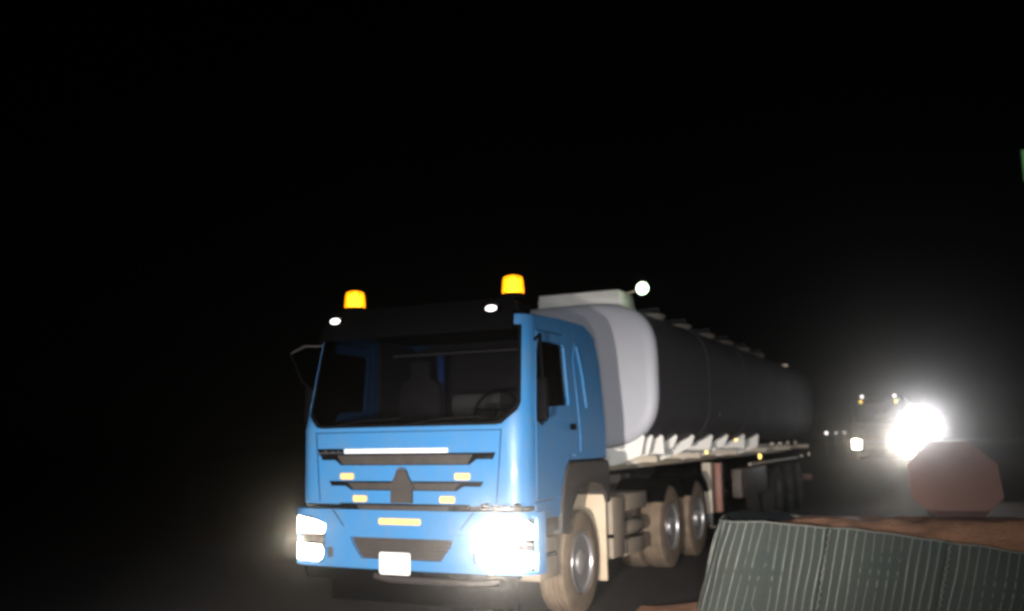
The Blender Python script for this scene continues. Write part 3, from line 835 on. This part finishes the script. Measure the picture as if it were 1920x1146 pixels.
def barrier_unit(i, label):
    t0 = i * UNIT
    rnd = random.Random(20 + i)
    c = A0 + WDIR * (t0 + UNIT / 2)
    root = thing('earth_barrier', label, 'barrier', (c.x, c.y, 0), math.atan2(WDIR.y, WDIR.x), 'earth-filled wire barriers in a row')
    # plan outline in local x (along the wall), y (depth, 0 at the front face)
    h = UNIT / 2 - 0.004
    r0 = 0.26 if i == 0 else 0.05
    pts = []

    def arc(cx, cy, r, a0, a1, n):
        for k in range(n + 1):
            a = R(a0 + (a1 - a0) * k / n)
            pts.append((cx + r * math.cos(a), cy + r * math.sin(a)))
    arc(-h + r0, r0, r0, 180, 270, 10 if i == 0 else 3)
    m = 60
    for k in range(1, m):
        pts.append((-h + r0 + (2 * h - r0 - 0.05) * k / m, 0))
    arc(h - 0.05, 0.05, 0.05, 270, 360, 3)
    for k in range(1, 20):
        pts.append((h, 0.05 + (DEPTH - 0.1) * k / 20))
    arc(h - 0.05, DEPTH - 0.05, 0.05, 0, 90, 3)
    for k in range(1, 24):
        pts.append((h - 0.05 - (2 * h - 0.05 - r0) * k / 24, DEPTH))
    arc(-h + r0, DEPTH - r0, r0, 90, 180, 10 if i == 0 else 3)
    for k in range(1, 20):
        pts.append((-h, DEPTH - r0 - (DEPTH - 2 * r0) * k / 20))
    # arc length for wires and pillows
    L = [0.0]
    for p, q in zip(pts, pts[1:] + pts[:1]):
        L.append(L[-1] + math.hypot(q[0] - p[0], q[1] - p[1]))

    def wallpt(p, l, f, off=0.0):
        zt = top_z(t0 + UNIT / 2 + p[0])
        z = zt * f
        bulge = 0.085 * math.sin(PI * min(1, max(0, f))) * math.cos(PI * p[0] / UNIT) ** 2
        wob = 0.012 * noise.noise(Vector((p[0] * 3 + i * 7, z * 3, 2.0)))
        pil = 0.007 * abs(math.sin(PI * l / 0.078)) + 0.0012 * abs(math.sin(PI * z / 0.092))
        n = Vector((p[0] / h, (p[1] - DEPTH / 2) / (DEPTH / 2)))
        n = Vector((n.x if abs(n.x) > 0.93 else 0, n.y if abs(n.y) > 0.9 else 0))
        if i == 0 and p[0] < -h + r0 and (p[1] < r0 or p[1] > DEPTH - r0):
            cc = (-h + r0, r0 if p[1] < r0 else DEPTH - r0)
            n = Vector((p[0] - cc[0], p[1] - cc[1]))
        if n.length > 0:
            n.normalize()
        o = bulge * (1 if abs(n.y) > 0.5 else 0.3) + wob + pil + off
        splay = -0.19 * (1 - f) * (1 if i == 0 and p[0] < 0 else 0.55)
        return (p[0] + n.x * o + splay * 0.9 + 0.09 * (f - 0.5), p[1] + n.y * o - 0.05 * (1 - f), z)
    b = MB()
    NZ = 36
    # finer outline so the pillows between the wires show
    fine = []
    for (p, q), l0, l1 in zip(zip(pts, pts[1:] + pts[:1]), L, L[1:]):
        n = max(1, int((l1 - l0) / 0.02))
        for k in range(n):
            f = k / n
            fine.append(((p[0] + (q[0] - p[0]) * f, p[1] + (q[1] - p[1]) * f), l0 + (l1 - l0) * f))
    grid = [[b.bm.verts.new(wallpt(p, l, j / NZ)) for j in range(NZ + 1)] for p, l in fine]
    n = len(fine)
    for a in range(n):
        for j in range(NZ):
            b.bm.faces.new((grid[a][j], grid[(a + 1) % n][j], grid[(a + 1) % n][j + 1], grid[a][j + 1]))
    bmesh.ops.recalc_face_normals(b.bm, faces=b.bm.faces[:])
    b.build('fabric_liner', M['fabric'], root, 60)
    # vertical and level wires of the mesh cage on the sides one sees
    wb = MB()
    l = 0.03
    tot = L[-1]
    idx = 0
    while l < tot:
        while L[idx + 1] < l:
            idx += 1
        p, q = pts[idx], pts[(idx + 1) % len(pts)]
        f = (l - L[idx]) / (L[idx + 1] - L[idx])
        pp = (p[0] + (q[0] - p[0]) * f, p[1] + (q[1] - p[1]) * f)
        j = rnd.uniform(-0.006, 0.006)
        path = [wallpt((pp[0] + j * math.sin(k), pp[1]), 0.0, k / 7, 0.006) for k in range(8)]
        if pp[1] < DEPTH * 0.9:
            wb.tube(path, rnd.uniform(0.0022, 0.004), 4)
        l += 0.078
    wires = wb.build('upright_wires', M['wire'], root, None, 'stuff')
    hb = MB()
    for k in (2, 5, 7):
        z = k / 9.5 + 0.01 * i
        path = [wallpt(p, 0.0, z, 0.009) for p in pts[(0):(len(pts) * 55 // 100)]]
        hb.tube(path, 0.0008, 4)
    hb.build('level_wires', M['dullwire'], root, None, 'stuff')
    tb = MB()
    path = [wallpt(p, 0.0, 1.0, 0.004) for p in pts]
    tb.tube(path + path[:1], 0.0075, 6)
    tb.build('rim_wire', M['wire'], root)
    # helical joint wire at the corner shared with the next unit
    cb = MB()
    base = [wallpt((h - 0.002, 0.0), 0.0, k / 60, 0.012) for k in range(61)]
    cb.tube([(x + 0.010 * math.cos(k * 1.3), y - 0.012 + 0.010 * math.sin(k * 1.3), z) for k, (x, y, z) in enumerate(base)], 0.0045, 5)
    cb.build('joint_coil', M['wire'], root)
    # earth fill
    sd = MB()
    NX, NY = 34, 30
    g = []
    for a in range(NX + 1):
        row = []
        for c_ in range(NY + 1):
            x = -h + (0.02 if i == 0 else -0.03) + (2 * h + (0.01 if i == 0 else 0.06)) * a / NX
            y = 0.015 + (DEPTH - 0.03) * c_ / NY
            if i == 0:
                # keep inside the rounded end
                k = -h + r0 - x
                if k > 0:
                    lim = r0 - math.sqrt(max(0, r0 * r0 - k * k))
                    y = min(max(y, lim + 0.015), DEPTH - lim - 0.015)
            t = t0 + UNIT / 2 + x
            e = min(y, DEPTH - y) / DEPTH
            rise = 0.85 - top_z(t)
            z = top_z(t) - 0.035 + (rise + 0.04) * smooth_steps((y - 0.02) / 0.5) + 0.045 * noise.noise(Vector((t * 3.1, y * 3.3, 1))) * min(1, e * 5) + 0.014 * noise.noise(Vector((t * 9, y * 9, 4))) * min(1, e * 8)
            if i == 0:
                z -= 0.06 * (1 - smooth_steps((x + 0.15) / 0.5))
            row.append(sd.bm.verts.new((x + 0.045, y, z)))
        g.append(row)
    for a in range(NX):
        for c_ in range(NY):
            sd.bm.faces.new((g[a][c_], g[a + 1][c_], g[a + 1][c_ + 1], g[a][c_ + 1]))
    bmesh.ops.recalc_face_normals(sd.bm, faces=sd.bm.faces[:])
    sd.build('earth_fill', M['sand'], root, 80)
    if i == 0:
        tp = MB()
        gg = [[tp.bm.verts.new((-h + 0.10 + 0.62 * a / 14 + 0.04 * math.sin(c_), 0.22 + 0.66 * c_ / 10,
                                top_z(0.4) - 0.005 + 0.035 * smooth_steps(c_ / 6) + 0.02 * noise.noise(Vector((a * .4, c_ * .5, 9))))) for c_ in range(11)] for a in range(15)]
        for a in range(14):
            for c_ in range(10):
                tp.bm.faces.new((gg[a][c_], gg[a + 1][c_], gg[a + 1][c_ + 1], gg[a][c_ + 1]))
        tp.build('cover_sheet', M['tarp'], root, 80)
    return root


labels = ['grey-green earth-filled wire barrier with rounded free end beside the truck wheels',
          'grey-green earth-filled wire barrier next to the one with the rounded end',
          'grey-green earth-filled wire barrier in front of the octagonal sign',
          'dark earth-filled wire barrier at the far end of the barrier row']
for i in range(4):
    barrier_unit(i, labels[i])

# loose reddish earth spilt round the foot of the barriers
sp = MB()
NA, NB = 90, 16
gr = []
for a in range(NA + 1):
    row = []
    for c_ in range(NB + 1):
        t = -0.80 + 5.3 * a / NA
        o = -0.45 + 1.0 * c_ / NB
        p = A0 + WDIR * t + WN * o
        z = 0.05 * smooth_steps((0.65 - o) / 0.9) * smooth_steps((t + 0.78) / 0.6) + 0.02 * noise.noise(Vector((t * 4, o * 4, 0))) - 0.012
        row.append(sp.bm.verts.new((p.x, p.y, z)))
    gr.append(row)
for a in range(NA):
    for c_ in range(NB):
        sp.bm.faces.new((gr[a][c_], gr[a + 1][c_], gr[a + 1][c_ + 1], gr[a][c_ + 1]))
bmesh.ops.recalc_face_normals(sp.bm, faces=sp.bm.faces[:])
so = sp.build('spilt_earth', M['sand'], None, 80, 'stuff')
tag(so, 'loose reddish earth spilt along the foot of the barriers', 'earth')

# ------------------------------------------------------------------ octagonal sign behind the barrier
SY = 10.6
sgn = thing('octagonal_sign', 'faded red octagonal sign leaning back behind the earth-filled barriers', 'sign', (4.93, SY, 0), R(-14))
po = [(0.475 / math.cos(PI / 8) * math.cos(PI / 8 + k * PI / 4), 0.475 / math.cos(PI / 8) * math.sin(PI / 8 + k * PI / 4)) for k in range(8)]
pn = MB()
tilt = R(24)
pn.prism(po, 'y', -0.004, 0.0, 0.001)
for v in pn.bm.verts:
    x, y, z = v.co
    v.co = Vector((x, y * math.cos(tilt) + z * math.sin(tilt), z * math.cos(tilt) - y * math.sin(tilt) + 1.15))
pn.build('sign_panel', M['stopsign'], sgn, None)
MB().tube([(0.0, 0.03 - 0.17, 0.0), (0.0, 0.03, 0.75), (0.0, 0.03 + 0.42 * math.sin(tilt), 1.15 + 0.40)], 0.028, 10).build('sign_post', M['post'], sgn)
for k in (-0.22, 0.22):
    MB().box(-0.3, 0.3, 0.012 + k * math.sin(tilt), 0.03 + k * math.sin(tilt), 1.15 + k - 0.02, 1.15 + k + 0.02).build('sign_bracket', M['post'], sgn)

# ------------------------------------------------------------------ flood lamp on a post behind the sign
fl = thing('flood_lamp', 'glaring white flood lamp on a post above the octagonal sign', 'lamp', (10.78, 25.0, ground_z(10.78, 25) - 0.15), R(-4))
MB().tube([(0, 0.12, 0), (0, 0.12, 1.62)], 0.045, 10).build('lamp_post', M['post'], fl)
hd = MB().lathe([(-0.02, 0.42), (0.10, 0.40), (0.26, 0.22), (0.30, 0.05)], (0, 0, 2.07), 'y', 32).build('lamp_head', M['black'], fl)
MB().lathe([(-0.09, 0.02), (-0.075, 0.26), (-0.022, 0.40)], (0.0, 0, 2.07), 'y', 40).build('lamp_glass', G['flood'], hd)
MB().lathe([(-0.02, 0.41), (-0.26, 0.44), (-0.26, 0.455), (-0.02, 0.425)], (0.0, 0, 2.07), 'y', 40, True).build('added_lamp_hood', M['black'], hd)  # hood added to keep the lamp's light off the tank
MB().tube([(-0.56, 0.07, 2.05), (-0.60, 0.12, 1.52), (0.60, 0.12, 1.52), (0.56, 0.07, 2.05)], 0.02, 6).build('lamp_yoke', M['post'], fl)
spot('flood_beam', fl, (0, -0.10, 2.05), (-9.01, -25.7, 1.85), 11000, (0.93, 0.95, 1.0), 13, 1.0, 0.15)

# ------------------------------------------------------------------ lit green sign panel at the right edge
gs = thing('green_sign', 'lit green sign panel high on a tall post', 'sign', (12.25, 20.0, ground_z(12.25, 20)), R(-8))
MB().tube([(0.35, 0.06, 0), (0.35, 0.06, 8.0)], [0.09, 0.06], 12).build('sign_post', M['post'], gs)
MB().box(-0.80, 0.9, -0.04, 0.0, 7.20, 7.92, 0.02).build('sign_panel', G['green'], gs)
MB().box(-0.82, 0.92, 0.001, 0.02, 7.18, 7.94, 0.01).build('panel_frame', M['post'], gs)

# ------------------------------------------------------------------ small lamps far along the road
for (px, r, lab) in [(20.0, 0.075, 'brightest of the small far lamps along the road edge'), (20.62, 0.035, 'faint far lamp beside the brightest far lamp'), (21.15, 0.035, 'faint far lamp standing nearest the distant truck')]:
    y = 60.0
    z0 = ground_z(px, y)
    t = thing('road_lamp', lab, 'lamp', (px, y, z0), 0, 'small far lamps along the road')
    MB().tube([(0, 0.1, 0), (0, 0.1, 1.78 - z0)], 0.03, 8).build('lamp_post', M['post'], t)
    MB().lathe([(0, r * 0.3), (0.03, r), (0.12, r * 0.9)], (0, 0, 1.8 - z0), 'y', 12).build('lamp_head', G['marker'], t)

# ------------------------------------------------------------------ the car whose headlamps light the truck
car = thing('parked_car', 'grey off-road car whose low headlamps light the blue truck', 'car', (-0.76, -0.55, 0), 0)
prof = [(0.0, 0.50), (-0.02, 1.10), (-0.10, 1.26), (-1.15, 1.34), (-1.35, 1.16), (-1.95, 1.70), (-2.2, 1.78), (-4.2, 1.78), (-4.65, 1.15), (-4.7, 0.5), (-4.3, 0.42)]
cb_ = MB().prism(prof[:4] + [(-4.65, 1.34), (-4.7, 0.6), (-4.3, 0.50)], 'x', -0.92, 0.92, 0.05)
cb_.build('car_body', M['carpaint'], car)
MB().prism([(-1.3, 1.33), (-1.95, 1.80), (-2.2, 1.88), (-4.2, 1.88), (-4.6, 1.34)], 'x', -0.78, 0.78, 0.04).build('car_cabin', M['black'], car)
MB().prism([(-2.0, 1.875), (-2.2, 1.91), (-4.15, 1.91), (-4.25, 1.875)], 'x', -0.76, 0.76, 0.01).build('car_roof', M['carpaint'], car)
for s in (-1, 1):
    for y in (-0.85, -3.75):
        wheel_master('car_wheel', car, (s * 0.80, y, 0.38), s, 0.38, 0.25)
for o in [c for c in car.children if c.name.startswith('car_wheel')]:
    o.children[1].scale = (1, 0.72, 0.72)
MB().box(-0.42, 0.42, 0.0, 0.03, 0.92, 1.22, 0.01).build('car_grille', M['black'], car)
MB().box(-0.93, 0.93, -0.05, 0.08, 0.50, 0.74, 0.03).build('car_bumper', M['black'], car)
for s in (-1, 1):
    h = MB().lathe([(-0.03, 0.11), (0.02, 0.11), (0.035, 0.09)], (s * 0.66, 0.0, 1.10), 'y', 24).build('headlight', M['chrome'], car)
    MB().lathe([(0.036, 0.088), (0.042, 0.06), (0.045, 0.01)], (s * 0.66, 0.0, 1.10), 'y', 24).build('lens', G['head'], h)
    sp_ = spot('headlight_beam', car, (s * 0.66, 0.09, 1.10), (0.3 if s < 0 else 1.9, 10.0, 0.85), 6600 if s < 0 else 1100, (1.0, 0.94, 0.88), 50 if s < 0 else 60, 1.0, 0.07)
    sp_.scale = (1.0, 0.56, 1.0)                # a low, wide dipped beam

rl = MB().box(0.30, 1.00, -2.62, -2.50, 1.98, 2.10, 0.02).build('roof_lamp', M['black'], car)
MB().box(0.32, 0.98, -2.499, -2.49, 1.995, 2.085).build('lens', G['head'], rl)
for x in (0.4, 0.72):
    MB().box(x - 0.02, x + 0.02, -2.60, -2.54, 1.905, 1.985).build('lamp_bracket', M['black'], car)
sp_ = spot('roof_lamp_beam', car, (0.65, -2.45, 2.04), (0.4, 10.0, 1.2), 2700, (0.86, 0.92, 1.0), 56, 1.0, 0.08)
sp_.scale = (1.0, 0.75, 1.0)

# ------------------------------------------------------------------ thin haze added to give the lamps glare halos
hz = MB().box(-175, 175, -160, 215, -1.2, 12.0)
ho = hz.build('haze', bpy.data.materials.new('glow_haze'), None, None, 'stuff')
ho['label'] = 'thin added haze that gives the lamps their glow'
ho['category'] = 'haze'
hm = ho.data.materials[0]
hm.use_nodes = True
nt = hm.node_tree
nt.nodes.remove(nt.nodes['Principled BSDF'])
pv = nt.nodes.new('ShaderNodeVolumePrincipled')
pv.inputs['Color'].default_value = (0.95, 0.93, 0.9, 1)
pv.inputs['Density'].default_value = 0.00055
pv.inputs['Anisotropy'].default_value = 0.98
nt.links.new(pv.outputs[0], nt.nodes['Material Output'].inputs['Volume'])
